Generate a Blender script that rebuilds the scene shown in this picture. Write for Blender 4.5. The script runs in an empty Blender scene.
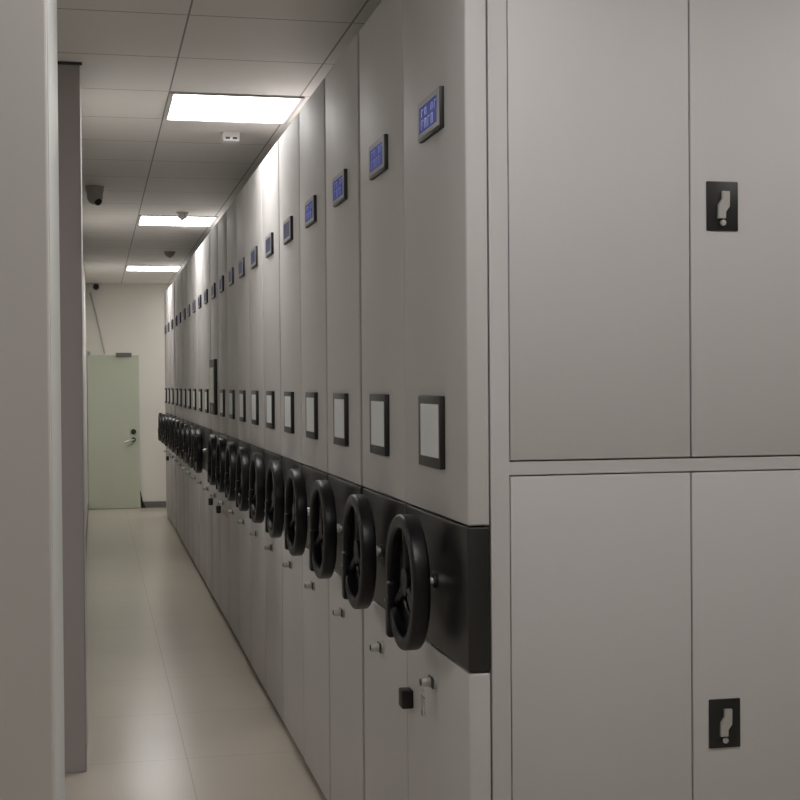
import bpy, bmesh, math, random
from mathutils import Vector, Matrix
random.seed(4)
S = bpy.context.scene
C = S.collection

# ------------------------------------------------------------ measures (m)
FX = 0.795          # plane of the unit fronts
Y0 = 2.930          # near end of the row
U = 0.6265          # width of one unit
CAM_H = 1.525
CEIL = 2.798
TOP = 2.603
BAND_T, BAND_B = 1.210, 0.887
T = 0.6318          # ceiling tile length
YB = 17.578         # back wall

# ------------------------------------------------------------ materials
def mat(name, col, rough=0.5, metal=0.0, noise=0.0, nscale=8.0, emit=None, estr=0.0, coat=0.0, bump=0.0, bscale=60.0, spec=0.5):
    m = bpy.data.materials.new(name); m.use_nodes = True
    nt = m.node_tree; b = nt.nodes['Principled BSDF']
    b.inputs['Base Color'].default_value = (*col, 1)
    b.inputs['Roughness'].default_value = rough
    b.inputs['Metallic'].default_value = metal
    b.inputs['Coat Weight'].default_value = coat
    b.inputs['Specular IOR Level'].default_value = spec
    if emit:
        b.inputs['Emission Color'].default_value = (*emit, 1)
        b.inputs['Emission Strength'].default_value = estr
    tc = nt.nodes.new('ShaderNodeTexCoord')
    if noise:
        n = nt.nodes.new('ShaderNodeTexNoise'); n.inputs['Scale'].default_value = nscale; n.inputs['Detail'].default_value = 3
        mx = nt.nodes.new('ShaderNodeMix'); mx.data_type = 'RGBA'
        nt.links.new(tc.outputs['Object'], n.inputs['Vector'])
        nt.links.new(n.outputs['Fac'], mx.inputs[0])
        mx.inputs[6].default_value = (*[c*(1-noise) for c in col], 1)
        mx.inputs[7].default_value = (*[min(1, c*(1+noise)) for c in col], 1)
        nt.links.new(mx.outputs[2], b.inputs['Base Color'])
    if bump:
        n2 = nt.nodes.new('ShaderNodeTexNoise'); n2.inputs['Scale'].default_value = bscale
        bp = nt.nodes.new('ShaderNodeBump'); bp.inputs['Strength'].default_value = bump; bp.inputs['Distance'].default_value = 0.002
        nt.links.new(tc.outputs['Object'], n2.inputs['Vector'])
        nt.links.new(n2.outputs['Fac'], bp.inputs['Height'])
        nt.links.new(bp.outputs['Normal'], b.inputs['Normal'])
    return m

def grid_mat(name, col, line, sx, sy, ox, oy, w, rough, noise=0.03, nscale=1.5, spec=0.5):
    """flat tiles in object x/y with thin joints"""
    m = mat(name, col, rough, noise=noise, nscale=nscale, spec=spec)
    nt = m.node_tree; b = nt.nodes['Principled BSDF']
    src = b.inputs['Base Color'].links[0].from_socket
    tc = [n for n in nt.nodes if n.type == 'TEX_COORD'][0]
    sep = nt.nodes.new('ShaderNodeSeparateXYZ'); nt.links.new(tc.outputs['Object'], sep.inputs[0])
    def math_(op, a, bb=None):
        n = nt.nodes.new('ShaderNodeMath'); n.operation = op
        for i, v in enumerate((a, bb)):
            if v is None: continue
            if isinstance(v, (int, float)): n.inputs[i].default_value = v
            else: nt.links.new(v, n.inputs[i])
        return n.outputs[0]
    res = None
    for ax, s, o in (('X', sx, ox), ('Y', sy, oy)):
        d = math_('PINGPONG', math_('SUBTRACT', sep.outputs[ax], o), s/2)
        l = math_('LESS_THAN', d, w/2)
        res = l if res is None else math_('MAXIMUM', res, l)
    mx = nt.nodes.new('ShaderNodeMix'); mx.data_type = 'RGBA'
    nt.links.new(res, mx.inputs[0]); nt.links.new(src, mx.inputs[6]); mx.inputs[7].default_value = (*line, 1)
    nt.links.new(mx.outputs[2], b.inputs['Base Color'])
    return m

M = {}
M['steel'] = mat('grey_powder_coat', (0.55, 0.53, 0.52), 0.58, noise=0.02, nscale=2.5, bump=0.03, bscale=300, spec=0.25)
M['steel_door'] = mat('grey_door_coat', (0.55, 0.53, 0.525), 0.55, noise=0.02, nscale=2.5, bump=0.03, bscale=300)
M['body'] = mat('grey_body_coat', (0.55, 0.52, 0.50), 0.5, noise=0.02, nscale=2.5)
M['band'] = mat('black_gloss_band', (0.017, 0.017, 0.016), 0.36, noise=0.05, nscale=5)
M['rubber'] = mat('black_wheel_plastic', (0.004, 0.004, 0.005), 0.36, noise=0.05, nscale=20, spec=0.35)
M['black'] = mat('matte_black_plastic', (0.010, 0.010, 0.010), 0.5, noise=0.05, nscale=30)
M['frame'] = mat('charcoal_frame', (0.035, 0.036, 0.036), 0.42, noise=0.05, nscale=30)
M['silver'] = mat('silver_bezel', (0.34, 0.34, 0.335), 0.5, metal=0.0, noise=0.03, nscale=30)
M['chrome'] = mat('chrome', (0.75, 0.75, 0.73), 0.15, metal=1.0, noise=0.03, nscale=30)
M['nickel'] = mat('bright_nickel', (0.85, 0.85, 0.83), 0.25, metal=0.5, noise=0.03, nscale=60)
M['satin'] = mat('satin_nickel', (0.50, 0.49, 0.46), 0.35, metal=0.3, noise=0.05, nscale=60)
M['card'] = mat('paper_card', (0.72, 0.75, 0.76), 0.5, noise=0.03, nscale=30)
M['screen'] = mat('blue_screen', (0.01, 0.012, 0.06), 0.5, noise=0.3, nscale=30, emit=(0.022, 0.035, 0.26), estr=0.38, spec=0.2)
M['screen_text'] = mat('pale_blue_readout', (0.1, 0.12, 0.3), 0.3, noise=0.1, nscale=30, emit=(0.10, 0.13, 0.40), estr=0.5)
M['screen_dim'] = mat('dim_screen', (0.012, 0.014, 0.04), 0.5, noise=0.2, nscale=30, emit=(0.03, 0.035, 0.12), estr=0.4)  # viewing-angle dimming of the far displays, put into colour and glow
M['touch'] = mat('touch_screen_glass', (0.22, 0.25, 0.26), 0.12, noise=0.05, nscale=10)
M['wall'] = mat('white_wall_paint', (0.86, 0.84, 0.78), 0.7, noise=0.02, nscale=1.2)
M['jamb'] = mat('light_grey_jamb', (0.62, 0.595, 0.58), 0.6, noise=0.02, nscale=2)
M['lit_side'] = mat('pale_lit_side', (0.70, 0.70, 0.68), 0.55, noise=0.02, nscale=2)  # pale colour stands in for light falling on side faces
M['pillar'] = mat('mauve_grey_pillar', (0.42, 0.385, 0.385), 0.6, noise=0.03, nscale=2)
M['ceil'] = grid_mat('ceiling_tile', (0.78, 0.76, 0.73), (0.25, 0.24, 0.23), 0.57, T, 0.325, 5.449, 0.007, 0.55)
M['floor'] = grid_mat('cream_floor_tile', (0.58, 0.53, 0.45), (0.45, 0.41, 0.34), 0.8, 0.8, 0.35, 0.1, 0.004, 0.22, noise=0.04, nscale=2.0)
M['base'] = mat('grey_skirting', (0.16, 0.155, 0.145), 0.5, noise=0.05, nscale=5)
M['dark'] = mat('dark_joint', (0.05, 0.048, 0.046), 0.6, noise=0.05, nscale=5)
M['door'] = mat('pale_green_door', (0.60, 0.64, 0.52), 0.5, noise=0.03, nscale=2)
M['lightframe'] = mat('white_light_frame', (0.5, 0.49, 0.48), 0.4, noise=0.02, nscale=5)
M['led'] = mat('led_diffuser', (0.9, 0.9, 0.9), 0.5, noise=0.01, nscale=5, emit=(1.0, 0.98, 0.97), estr=14.0)
M['white'] = mat('white_plastic', (0.72, 0.71, 0.70), 0.4, noise=0.02, nscale=20)
M['camgrey'] = mat('grey_camera_shell', (0.40, 0.39, 0.38), 0.4, noise=0.03, nscale=20)
M['camgrey2'] = mat('mid_grey_conduit', (0.50, 0.48, 0.45), 0.5, noise=0.03, nscale=10)
M['pink'] = mat('faded_red_sticker', (0.50, 0.25, 0.22), 0.5, noise=0.05, nscale=20)

# ------------------------------------------------------------ mesh helpers
def BM(): return bmesh.new()

def box(bm, x0, x1, y0, y1, z0, z1, bev=0.0, seg=2):
    r = bmesh.ops.create_cube(bm, size=1.0)
    vs = r['verts']
    bmesh.ops.scale(bm, verts=vs, vec=(x1-x0, y1-y0, z1-z0))
    bmesh.ops.translate(bm, verts=vs, vec=((x0+x1)/2, (y0+y1)/2, (z0+z1)/2))
    if bev:
        es = list({e for v in vs for e in v.link_edges})
        bmesh.ops.bevel(bm, geom=es, offset=bev, segments=seg, profile=0.5, affect='EDGES')
    return bm

AX = {'x': Matrix.Rotation(math.pi/2, 4, 'Y'), 'y': Matrix.Rotation(-math.pi/2, 4, 'X'), 'z': Matrix.Identity(4)}

def cyl(bm, c, r, h, axis='x', seg=24, r2=None, bev=0.0):
    m = Matrix.Translation(c) @ AX[axis]
    g = bmesh.ops.create_cone(bm, cap_ends=True, segments=seg, radius1=r, radius2=r if r2 is None else r2, depth=h, matrix=m)
    if bev:
        es = [e for e in {e for v in g['verts'] for e in v.link_edges} if len(e.link_faces) == 2 and any(len(f.verts) > 4 for f in e.link_faces)]
        bmesh.ops.bevel(bm, geom=es, offset=bev, segments=2, profile=0.5, affect='EDGES')
    return bm

def lathe_x(bm, prof, c, seg=48):
    """closed ring: profile of (x, r) pairs swept around an x axis through c"""
    rings = []
    for i in range(seg):
        a = 2*math.pi*i/seg
        rings.append([bm.verts.new((c[0]+x, c[1]+r*math.cos(a), c[2]+r*math.sin(a))) for x, r in prof])
    n = len(prof)
    for i in range(seg):
        A, B = rings[i], rings[(i+1) % seg]
        for j in range(n):
            bm.faces.new((A[j], A[(j+1) % n], B[(j+1) % n], B[j]))
    return bm

def tube(bm, pts, r, seg=8):
    pts = [Vector(p) for p in pts]; rings = []
    for i, p in enumerate(pts):
        t = (pts[min(i+1, len(pts)-1)] - pts[max(i-1, 0)]).normalized()
        up = Vector((0, 0, 1)) if abs(t.z) < 0.9 else Vector((1, 0, 0))
        a = t.cross(up).normalized(); b = t.cross(a).normalized()
        rr = r[i] if isinstance(r, (list, tuple)) else r
        rings.append([bm.verts.new(p + a*rr*math.cos(2*math.pi*k/seg) + b*rr*math.sin(2*math.pi*k/seg)) for k in range(seg)])
    for i in range(len(rings)-1):
        for k in range(seg):
            bm.faces.new((rings[i][k], rings[i][(k+1) % seg], rings[i+1][(k+1) % seg], rings[i+1][k]))
    bm.faces.new(rings[0][::-1]); bm.faces.new(rings[-1])
    return bm

def prism(bm, pts, axis_vec):
    """extrude a 3-D polygon along axis_vec"""
    f = bm.faces.new([bm.verts.new(p) for p in pts])
    r = bmesh.ops.extrude_face_region(bm, geom=[f])
    bmesh.ops.translate(bm, verts=[v for v in r['geom'] if isinstance(v, bmesh.types.BMVert)], vec=axis_vec)
    return bm

def face_mat(o, m):
    o.data.materials.append(m)
    for p in o.data.polygons:
        if p.normal.x < -0.9: p.material_index = 1
    return o

def obj(name, bm, m, parent=None, smooth=True):
    bmesh.ops.recalc_face_normals(bm, faces=bm.faces[:])
    me = bpy.data.meshes.new(name); bm.to_mesh(me); bm.free()
    me.materials.append(m)
    o = bpy.data.objects.new(name, me); C.objects.link(o)
    if parent: o.parent = parent
    if smooth:
        me.shade_smooth()
        try: me.set_sharp_from_angle(angle=math.radians(40))
        except Exception: pass
    return o

def tag(o, label=None, cat=None, group=None, kind=None):
    if label: o['label'] = label
    if cat: o['category'] = cat
    if group: o['group'] = group
    if kind: o['kind'] = kind
    return o

def empty(name, loc, label, cat, group=None):
    o = bpy.data.objects.new(name, None); C.objects.link(o); o.location = loc
    o.empty_display_size = 0.1
    return tag(o, label, cat, group)

def struct(name, bm, m, label=None, parent=None):
    o = obj(name, bm, m, parent, smooth=False)
    if parent is None: tag(o, label, None, None, 'structure')
    return o

# ------------------------------------------------------------ the room
struct('floor', box(BM(), -3.2, 6.2, -4.2, YB+0.1, -0.1, 0), M['floor'], 'glossy cream tiled floor of the aisle')
struct('ceiling', box(BM(), -3.2, 6.2, -4.2, YB+0.1, CEIL, CEIL+0.1), M['ceil'], 'grey tiled suspended ceiling with thin dark joints')
struct('wall_back', box(BM(), -3.2, 6.2, YB, YB+0.1, 0, CEIL), M['wall'], 'plain off-white wall at the far end of the aisle')
struct('wall_right', box(BM(), 6.1, 6.2, -4.2, YB, 0, CEIL), M['wall'], 'off-white wall at the far side of the shelving')
struct('wall_front', box(BM(), -3.1, 6.1, -4.2, -4.1, 0, CEIL), M['wall'], 'off-white wall at the near end of the room')
struct('wall_side', box(BM(), -3.2, -3.1, -4.2, 6.1, 0, CEIL), M['wall'], 'off-white side wall of the open bay on the left')
struct('wall_left', box(BM(), -3.2, -0.108, 6.1, YB, 0, CEIL), M['wall'], 'off-white wall along the left of the aisle')
struct('wall_pillar', box(BM(), -0.75, -0.050, 5.60, 6.10, 0, CEIL-0.002, 0.003, 1), M['pillar'], 'mauve-grey square pillar on the left of the aisle')
struct('trim_1', box(BM(), -0.755, -0.040, 5.592, 5.600, CEIL-0.012, CEIL-0.001), M['dark'], 'thin dark joint where the pillar meets the ceiling')
struct('lit_side_pillar', box(BM(), -0.0505, -0.0485, 5.605, 6.10, 0, CEIL-0.002), M['lit_side'], 'aisle side of the pillar, its brighter light put into a pale colour')  # thin sheet painting the pillar's lit side lighter than its front
struct('wall_jamb', box(BM(), -1.6, -0.070, 2.26, 2.88, 0, CEIL, 0.004, 2), M['jamb'], 'light grey wall end in the left foreground')
struct('lit_side_jamb', box(BM(), -0.0705, -0.0685, 2.265, 2.88, 0, CEIL), M['lit_side'], 'aisle side of the wall end in the left foreground, painted pale as if lit')  # thin sheet; light on the wall end's side is put into its colour
struct('baseboard_back', box(BM(), 0.565, 6.1, YB-0.015, YB, 0, 0.075), M['base'], 'grey skirting along the far wall')
struct('baseboard_left', box(BM(), -0.108, -0.100, 6.1, YB-0.02, 0, 0.075), M['base'], 'grey skirting along the left wall')

# far door: part of the room
dr = struct('door_1', box(BM(), -0.100, 0.530, YB-0.045, YB-0.005, 0.005, 1.905, 0.003, 1), M['door'], 'pale green flush door at the far end of the aisle')
b = BM(); box(b, 0.25, 0.44, YB-0.085, YB-0.045, 1.885, 1.935, 0.003, 1)
obj('door_closer', b, M['base'], dr)
b = BM(); cyl(b, (0.455, YB-0.053, 0.955), 0.032, 0.016, 'y'); obj('lock_rosette', b, M['frame'], dr)
b = BM(); cyl(b, (0.455, YB-0.053, 0.855), 0.028, 0.016, 'y')
ro = obj('lock_rosette', b, M['frame'], dr)
b = BM(); tube(b, [(0.455, YB-0.062, 0.855), (0.455, YB-0.10, 0.855), (0.43, YB-0.115, 0.85), (0.34, YB-0.115, 0.825)], 0.012)
obj('door_handle', b, M['satin'], dr)
b = BM(); box(b, -0.125+0.03, -0.06, YB-0.03, YB, 1.905, 1.955, 0.003, 1)
obj('hinge_bracket', b, M['camgrey'], dr)

# thin stay running from the left corner down to the door head
b = BM(); tube(b, [(-0.055, YB-0.02, 2.68), (0.02, YB-0.02, 2.38), (0.115, YB-0.03, 1.925)], 0.0105)
tag(obj('cable_conduit', b, M['camgrey2']), 'thin grey conduit slanting down the far wall to the green door', 'conduit')

b = BM(); prism(b, [(0.542, YB-0.03, 0.0), (0.598, YB-0.03, 0.0), (0.560, YB-0.03, 0.09), (0.536, YB-0.03, 0.21), (0.530, YB-0.03, 0.21)], (0, 0.024, 0))
tag(obj('door_wedge', b, M['black']), 'small black wedge standing at the foot of the green door', 'door stop')

# ------------------------------------------------------------ ceiling things
def ceiling_light(y, label):
    t = empty('ceiling_light', (0.612, y, CEIL), label, 'ceiling light', 'square light panels in the ceiling')
    b = BM()
    for (x0, x1, y0, y1) in ((-0.295, 0.295, -0.311, -0.296), (-0.295, 0.295, 0.296, 0.311), (-0.295, -0.278, -0.296, 0.296), (0.278, 0.295, -0.296, 0.296)):
        box(b, x0, x1, y0, y1, -0.008, 0.0)
    obj('light_frame', b, M['lightframe'], t, False)
    obj('light_diffuser', box(BM(), -0.272, 0.270, -0.296, 0.296, -0.005, -0.001), M['led'], t, False)
    return t
ty = lambda k: 5.449 + T*k + T/2
for x, k, lab in (
        (0.622, -13, 'square white light panel in the ceiling behind the viewer'),
        (0.622, -6, 'square white light panel in the ceiling right above the near end of the shelving row'),
        (0.622, 1, 'largest and nearest of the glowing white light panels seen in the ceiling'),
        (0.622, 8, 'middle of the three glowing white light panels seen in the ceiling'),
        (0.622, 15, 'farthest and smallest of the glowing white light panels in the ceiling'),
        (2.32, -6, 'added unseen light panel in the ceiling brightening the cabinet doors of the end unit'),  # added out of view to brighten the end doors
        (-1.67, -6, 'added unseen light panel in the ceiling of the open bay on the left'),  # added out of view to lift the unit fronts and pillar
        (-1.67, -2, 'added unseen light panel in the ceiling of the open bay just before the pillar'),  # extra unseen panel, fills light onto near fronts and pillar face
        (1.77, 18, 'added unseen light panel in the ceiling behind the far end of the row')):  # added out of view to brighten the back wall
    ceiling_light(ty(k), lab).location.x = x

# square detector with two dark slots
t = empty('smoke_detector', (0.678, 7.03, CEIL), 'white boxy detector with two dark slots on the ceiling beyond the nearest light', 'smoke detector', 'detectors on the ceiling')
b = BM(); box(b, -0.042, 0.042, -0.045, 0.045, -0.047, 0, 0.004)
obj('housing', b, M['white'], t)
b = BM(); cyl(b, (0, 0, -0.002), 0.052, 0.006, 'z', 32); obj('base_plate', b, M['white'], t)
for x in (-0.018, 0.018):
    obj('slot', box(BM(), x-0.011, x+0.011, -0.047, -0.044, -0.038, -0.028), M['frame'], t)

def round_detector(x, y, r, lab, m):
    t = empty('smoke_detector', (x, y, CEIL), lab, 'smoke detector', 'detectors on the ceiling')
    b = BM(); cyl(b, (0, 0, -0.006), r, 0.012, 'z', 32); obj('base_plate', b, m, t)
    b = BM(); cyl(b, (0, 0, -0.030), r*0.62, 0.036, 'z', 32, r2=r*0.9, bev=0.003)
    obj('housing', b, m, t)
    b = BM(); cyl(b, (0, 0, -0.052), r*0.3, 0.012, 'z', 16); obj('sensor_tip', b, M['camgrey'], t)
round_detector(0.635, 10.30, 0.045, 'small round detector on the ceiling just before the middle light', M['white'])
round_detector(0.700, 13.35, 0.055, 'small round dark detector on the ceiling before the farthest light', M['camgrey'])

# turret camera at the left
t = empty('security_camera', (0.008, 9.05, CEIL), 'grey turret security camera hanging from the ceiling beside the pillar', 'security camera')
b = BM(); cyl(b, (0, 0, -0.008), 0.060, 0.016, 'z', 32, bev=0.003); obj('mount_plate', b, M['camgrey'], t)
b = BM(); cyl(b, (0, 0, -0.040), 0.048, 0.05, 'z', 32, r2=0.058); obj('collar', b, M['camgrey'], t)
b = BM(); bmesh.ops.create_uvsphere(b, u_segments=28, v_segments=16, radius=0.050, matrix=Matrix.Translation((0.0, -0.004, -0.068)))
obj('camera_ball', b, M['camgrey'], t)
b = BM(); cyl(b, (0, 0, 0), 0.024, 0.014, 'z', 24, bev=0.002)
b.transform(Matrix.Translation((0.020, -0.030, -0.103)) @ Matrix.Rotation(math.radians(-38), 4, 'Y') @ Matrix.Rotation(math.radians(-40), 4, 'X'))
obj('lens', b, M['black'], t)

# bullet camera in the far corner
t = empty('security_camera', (0.017, YB, 2.752), 'tiny black camera high in the corner above the green door', 'security camera')
b = BM(); cyl(b, (0, -0.045, 0), 0.032, 0.09, 'y', 24, bev=0.004); obj('camera_body', b, M['black'], t)
b = BM(); cyl(b, (0, -0.092, 0), 0.020, 0.006, 'y', 20); obj('lens', b, M['frame'], t)
b = BM(); cyl(b, (0, -0.008, 0), 0.042, 0.016, 'y', 24); obj('wall_plate', b, M['camgrey'], t)

# ------------------------------------------------------------ shelving units (local: x=0 front plane, y=0 near edge)
LEN = 3.66
DEP = 0.050          # depth of the front cover
def panel_mesh(z0, z1, w, y0, bev=0.005):
    return box(BM(), 0.0, DEP, y0, y0+w, z0, z1, bev, 3)

YC = 0.305            # axis of the handwheel
WZ = 1.050
WX = -0.070

def make_rim():
    b = BM(); w = 0.021
    prof = []
    # rounded band section (x, r)
    for cx, cr, a0 in ((w-0.008, 0.162-0.008, 0), (-w+0.008, 0.162-0.008, 90), (-w+0.008, 0.130+0.008, 180), (w-0.008, 0.130+0.008, 270)):
        for k in range(4):
            a = math.radians(a0 + 30*k)
            prof.append((cx+0.008*math.cos(a), cr+0.008*math.sin(a)))
    lathe_x(b, prof, (WX, YC, WZ), 64)
    return b

def make_unit(n, kind, G0=0.009, G1=0.009):
    """kind: 'end' (nearest, doors at its side), 'plain', 'control' (touch screen, no wheel)"""
    PW = U - G0 - G1
    t = empty('mobile_shelving_unit', (FX, Y0, 0), 'x', 'shelving unit', 'mobile shelving units in the row')
    obj('upper_panel', panel_mesh(BAND_T+0.0015, TOP, PW, G0), M['steel'], t)
    obj('control_band', panel_mesh(BAND_B+0.0015, BAND_T-0.0015, PW, G0, 0.005), M['band'], t)
    obj('lower_panel', panel_mesh(0.035, BAND_B-0.0015, PW, G0), M['steel'], t)
    obj('base_plinth', box(BM(), 0.020, LEN, G0+0.004, G0+PW-0.004, 0.0, 0.034), M['dark'], t)
    if kind == 'end':
        bb = BM()
        y1 = G0+PW
        box(bb, DEP+0.002, LEN, 0.030, y1, 0.036, TOP-0.02)
        # posts and cross rails of the side frame
        for k in range(5):
            x = 0.053 + k*0.905
            if x > LEN: break
            box(bb, x, x+0.0435, G0, 0.04, 0.036, TOP-0.02, 0.0015, 1)
        for z0, z1 in ((0.036, 0.072), (1.3215, 1.3503), (2.535, TOP-0.02)):
            box(bb, 0.090, LEN, G0+0.0005, 0.04, z0, z1)
        obj('shelf_body', bb, M['steel_door'], t)
        for k in range(4):
            base = 0.0985 + k*0.905
            for j in range(2):
                x0 = base + j*0.4305; x1 = x0 + 0.4265
                if j == 1: x1 = x0 + 0.4265
                for z0, z1, up in ((0.0755, 1.3180, False), (1.3540, 2.5315, True)):
                    d = obj('cabinet_door', box(BM(), x0, x1, G0-0.0005, 0.026, z0, z1, 0.0018, 2), M['steel_door'], t)
                    if j == 1:
                        lx0, lx1 = x0+0.0375, x0+0.1150
                        lz1 = (1.981 if up else 0.798); lz0 = lz1-0.1125
                        yf = G0-0.0005
                        pb = BM(); box(pb, lx0, lx1, yf-0.0035, yf+0.002, lz0, lz1, 0.0025, 2)
                        p = obj('lock_plate', pb, M['black'], d)
                        # recess frame lip, bent lever and key cylinder
                        lb = BM()
                        cx = (lx0+lx1)/2 + 0.001; zt = lz1-0.0225
                        pts = [(cx-0.004, zt), (cx+0.0135, zt-0.0005), (cx+0.013, zt-0.035), (cx+0.004, zt-0.047), (cx+0.0035, zt-0.062), (cx-0.014, zt-0.062), (cx-0.013, zt-0.030), (cx-0.004, zt-0.018)]
                        prism(lb, [(px, yf-0.0035, pz) for px, pz in pts], (0, -0.008, 0))
                        obj('lock_lever', lb, M['satin'], d)
                        kb = BM(); cyl(kb, (cx-0.001, yf-0.006, lz0+0.018), 0.0068, 0.006, 'y', 20, bev=0.001)
                        obj('key_cylinder', kb, M['satin'], d)
    else:
        obj('shelf_body', box(BM(), DEP+0.002, LEN, G0+0.010, G0+PW-0.010, 0.036, TOP-0.02), M['body'], t)
    # display near the top
    yd0, yd1, zd0, zd1 = 0.188, 0.408, 2.118, 2.215
    if True:
        th = 0.011
        b = BM(); box(b, -th, 0.0005, yd0, yd1, zd0, zd1, 0.002, 2)
        d = face_mat(obj('display', b, M['black'], t), M['frame'])
        b = BM()
        f = 0.006
        for (a0, a1, c0, c1) in ((yd0+f*0.6, yd1-f*0.6, zd1-0.016, zd1-0.003), (yd0+f*0.6, yd1-f*0.6, zd0+0.007, zd0+0.018), (yd0+f*0.6, yd0+0.022, zd0+0.018, zd1-0.016), (yd1-0.018, yd1-f*0.6, zd0+0.018, zd1-0.016)):
            box(b, -th-0.0015, -th+0.001, a0, a1, c0, c1)
        obj('bezel', b, M['silver'], d, False)
        obj('screen', box(BM(), -th-0.0008, -th+0.001, yd0+0.022, yd1-0.018, zd0+0.018, zd1-0.016), M['screen'] if n <= 4 else M['screen_dim'], d, False)
        if n <= 4:
            b = BM()
            # blurred seven-bar characters in two rows
            for r_, (zz, hh) in enumerate(((2.142, 0.024), (2.174, 0.018))):
                for c_ in range(5):
                    y = yd1-0.045-c_*0.032
                    if (c_+r_*2) % 5 == 4: continue
                    box(b, -th-0.0014, -th-0.0008, y-0.002, y+0.002, zz, zz+hh)
                    box(b, -th-0.0014, -th-0.0008, y-0.016, y+0.002, zz+hh-0.003, zz+hh)
                    if c_ % 2: box(b, -th-0.0014, -th-0.0008, y-0.016, y-0.012, zz, zz+hh)
            obj('readout', b, M['screen_text'], d, False)
    # label holder or touch screen
    if kind == 'control':
        b = BM(); box(b, -0.022, 0.0005, 0.12, 0.50, 1.325, 1.70, 0.004, 2)
        d = obj('touch_screen', b, M['black'], t)
        obj('screen', box(BM(), -0.0235, -0.021, 0.15, 0.475, 1.405, 1.645), M['touch'], d, False)
        b = BM(); box(b, -0.0238, -0.021, 0.22, 0.40, 1.345, 1.385, 0.0005, 1)
        obj('button_strip', b, M['frame'], d)
    else:
        yl0, yl1, zl0, zl1 = 0.199, 0.416, 1.324, 1.496
        th = 0.014
        b = BM(); box(b, -th, 0.0005, yl0, yl1, zl0, zl1, 0.0025, 2)
        d = face_mat(obj('label_holder', b, M['black'], t), M['frame'])
        d['label'] = 'black framed label holder with a blank pale card'
        obj('card', box(BM(), -th-0.0008, -th+0.001, yl0+0.009, yl1-0.028, zl0+0.026, zl1-0.020), M['card'], d, False)
    # handwheel
    if kind != 'control':
        w = obj('handwheel', make_rim(), M['rubber'], t)
        b = BM(); lathe_x(b, [(0.018, 0.143), (0.009, 0.143), (0.004, 0.078), (0.007, 0.075), (0.013, 0.078)], (WX, YC, WZ), 64)
        obj('wheel_dish', b, M['rubber'], w)
        b = BM(); cyl(b, (WX+0.004, YC, WZ), 0.036, 0.026, 'x', 32, r2=0.030, bev=0.004); obj('hub', b, M['rubber'], w)
        for k in range(3):
            a = math.radians(90+120*k)
            b = BM()
            c_, s_ = math.cos(a), math.sin(a)
            q = lambda r, x: (WX+x, YC+r*c_, WZ+r*s_)
            tube(b, [q(0.02, 0.004), q(0.06, 0.004), q(0.10, 0.001), q(0.140, 0.0)], [0.014, 0.012, 0.011, 0.013], 10)
            obj('spoke', b, M['rubber'], w)
        b = BM(); box(b, WX-0.026, WX-0.002, YC+0.104, YC+0.138, WZ-0.152, WZ-0.015, 0.006, 3)
        obj('grip', b, M['rubber'], w)
        b = BM(); cyl(b, (WX-0.0275, YC+0.121, WZ-0.060), 0.005, 0.004, 'x', 12); cyl(b, (WX-0.014, YC+0.121, WZ-0.153), 0.005, 0.004, 'z', 12)
        obj('grip_screw', b, M['chrome'], w)
        b = BM(); cyl(b, ((WX+0.0)/2+0.008, YC, WZ), 0.009, 0.060, 'x', 20); cyl(b, (-0.022, YC, WZ), 0.0155, 0.018, 'x', 24, bev=0.003)
        obj('wheel_shaft', b, M['nickel'], t)
        b = BM(); cyl(b, (-0.003, YC, WZ), 0.018, 0.008, 'x', 32, bev=0.002); obj('shaft_collar', b, M['black'], t)
    # latch
    yk, zk = 0.318, (0.804 if n == 1 else 0.772)
    b = BM(); cyl(b, (-0.003, yk, zk), 0.019, 0.006, 'x', 24, bev=0.001); cyl(b, (-0.020, yk, zk), 0.012, 0.030, 'x', 24, bev=0.0015)
    lk = obj('lock', b, M['satin'], t)
    b = BM(); cyl(b, (-0.0355, yk, zk), 0.0085, 0.003, 'x', 16); box(b, -0.012, -0.008, yk-0.021, yk+0.021, zk-0.0135, zk+0.0135, 0.001, 1)
    obj('keyhole_ring', b, M['frame'], lk)
    return t, lk

def children(o): return [c for c in bpy.data.objects if c.parent == o]
def copy_tree(o, parent=None):
    c = o.copy(); C.objects.link(c)
    if parent: c.parent = parent
    for ch in children(o): copy_tree(ch, c)
    return c

end_unit, lk = make_unit(1, 'end', 0.004, 0.003)
# the bunch of keys left hanging in the nearest lock
b = BM()
N = 18
ring = [(-0.030, 0.318+0.010*math.cos(2*math.pi*i/N), 0.778+0.010*math.sin(2*math.pi*i/N)) for i in range(N+1)]
tube(b, ring, 0.0012, 6)
for dy, ang in ((0.010, 14), (-0.004, 24)):
    k = BM()
    cyl(k, (0, 0, 0.0), 0.0105, 0.003, 'x', 18); box(k, -0.0013, 0.0013, -0.0035, 0.0035, -0.040, -0.008); box(k, -0.0013, 0.0013, 0.0, 0.0065, -0.034, -0.026)
    k.transform(Matrix.Translation((-0.030-dy*0.2, 0.318+dy, 0.760)) @ Matrix.Rotation(math.radians(-ang), 4, 'X'))
    me = bpy.data.meshes.new('tmp_keys'); k.to_mesh(me); k.free(); b.from_mesh(me); bpy.data.meshes.remove(me)
ko = obj('hanging_keys', b, M['chrome'], lk); ko['label'] = 'bunch of silver keys hanging from the lock'

second_unit, _ = make_unit(2, 'plain', 0.003, 0.020)
lit_unit, _ = make_unit(3, 'plain', 0.012, 0.010)
dim_unit, _ = make_unit(6, 'plain')
ctl_unit, _ = make_unit(11, 'control')

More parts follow.
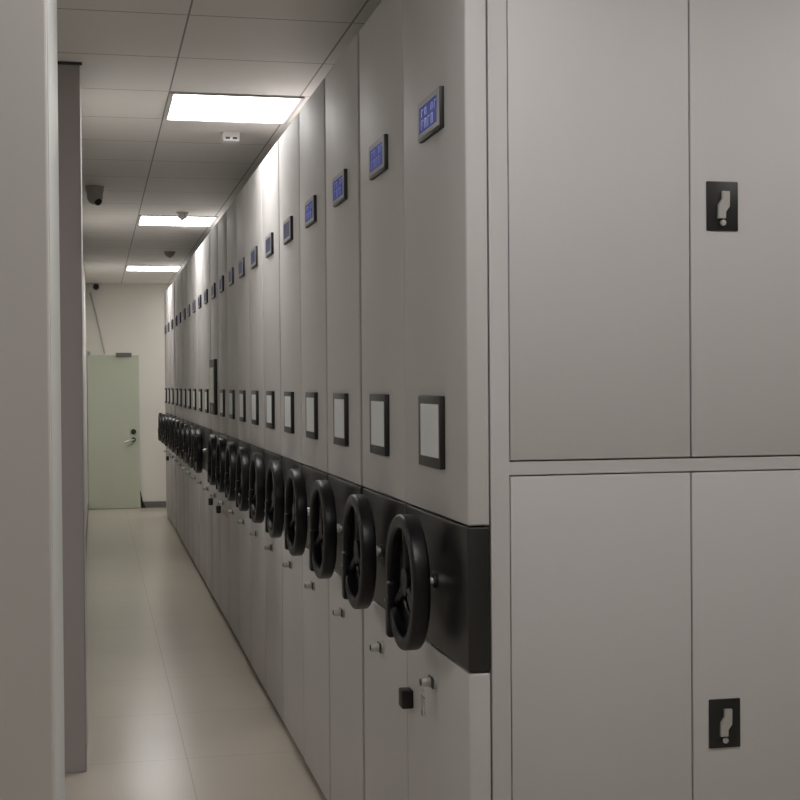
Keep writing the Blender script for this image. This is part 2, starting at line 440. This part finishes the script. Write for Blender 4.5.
ordn = ['', 'nearest', 'second', 'third', 'fourth', 'fifth', 'sixth', 'seventh', 'eighth', 'ninth', 'tenth', 'eleventh', 'twelfth', 'thirteenth',
        'fourteenth', 'fifteenth', 'sixteenth', 'seventeenth', 'eighteenth', 'nineteenth', 'twentieth', 'farthest']
shift = {17: 0.05, 18: 0.09, 19: 0.22, 20: 0.33, 21: 0.37}
first = {'lit': True, 'dim': True}
for n in range(1, 22):
    if n == 1: o = end_unit
    elif n == 2: o = second_unit
    elif n == 11: o = ctl_unit
    elif n <= 4:
        o = lit_unit if first['lit'] else copy_tree(lit_unit); first['lit'] = False
    else:
        o = dim_unit if first['dim'] else copy_tree(dim_unit); first['dim'] = False
    o.location = (FX + (random.uniform(-0.002, 0.002) if n > 2 else 0), Y0 + (n-1)*U + shift.get(n, 0.0), 0)
    if n == 1: lab = 'nearest grey shelving unit, its end of cabinet doors with black locks facing the viewer'
    elif n == 11: lab = 'grey shelving unit with a tall black touch screen and no handwheel, halfway down the row'
    elif n == 21: lab = 'farthest grey shelving unit with black handwheel, the last before the far wall'
    elif n < 11: lab = f'grey shelving unit with black handwheel, {ordn[n]} from the near end of the row'
    else: lab = f'grey shelving unit with black handwheel, {ordn[n-11]} beyond the unit with the touch screen'.replace('nearest beyond', 'first beyond')
    o['label'] = lab
    if n in (1, 10, 11, 20):
        b = BM(); y = U-0.040; box(b, -0.030, 0.0005, y-0.035, y+0.012, 0.684, 0.732, 0.004, 2)
        bo = obj('bumper', b, M['black'], o); bo['label'] = 'black rubber bumper block beside the panel joint'
    if n == 10:
        b = BM(); box(b, -0.0012, 0.0005, 0.06, 0.46, 0.700, 0.718)
        s = obj('warning_sticker', b, M['pink'], o, False); s['label'] = 'faded red strip sticker on the lower panel'

# ------------------------------------------------------------ camera
yaw, pitch, roll, f = 0.2163, 0.0117, 0.0074, 1384.77
Fw = Vector((math.sin(yaw)*math.cos(pitch), math.cos(yaw)*math.cos(pitch), -math.sin(pitch)))
r = Vector((math.cos(yaw), -math.sin(yaw), 0)); d = Fw.cross(r)
R = math.cos(roll)*r + math.sin(roll)*d
D = -math.sin(roll)*r + math.cos(roll)*d
cam = bpy.data.cameras.new('camera'); co = bpy.data.objects.new('camera', cam); C.objects.link(co)
cam.sensor_width = 36; cam.lens = f/800*36; cam.clip_start = 0.05
mw = Matrix((R, -D, -Fw)).transposed().to_4x4(); mw.translation = (0, 0, CAM_H)
co.matrix_world = mw
S.camera = co

w = bpy.data.worlds.new('world'); S.world = w; w.use_nodes = True
w.node_tree.nodes['Background'].inputs[0].default_value = (0.5, 0.5, 0.5, 1)
w.node_tree.nodes['Background'].inputs[1].default_value = 0.02

S.view_settings.view_transform = 'Standard'; S.view_settings.look = 'None'
S.view_settings.exposure = 0.0; S.view_settings.gamma = 1.0; S.view_settings.use_curve_mapping = False
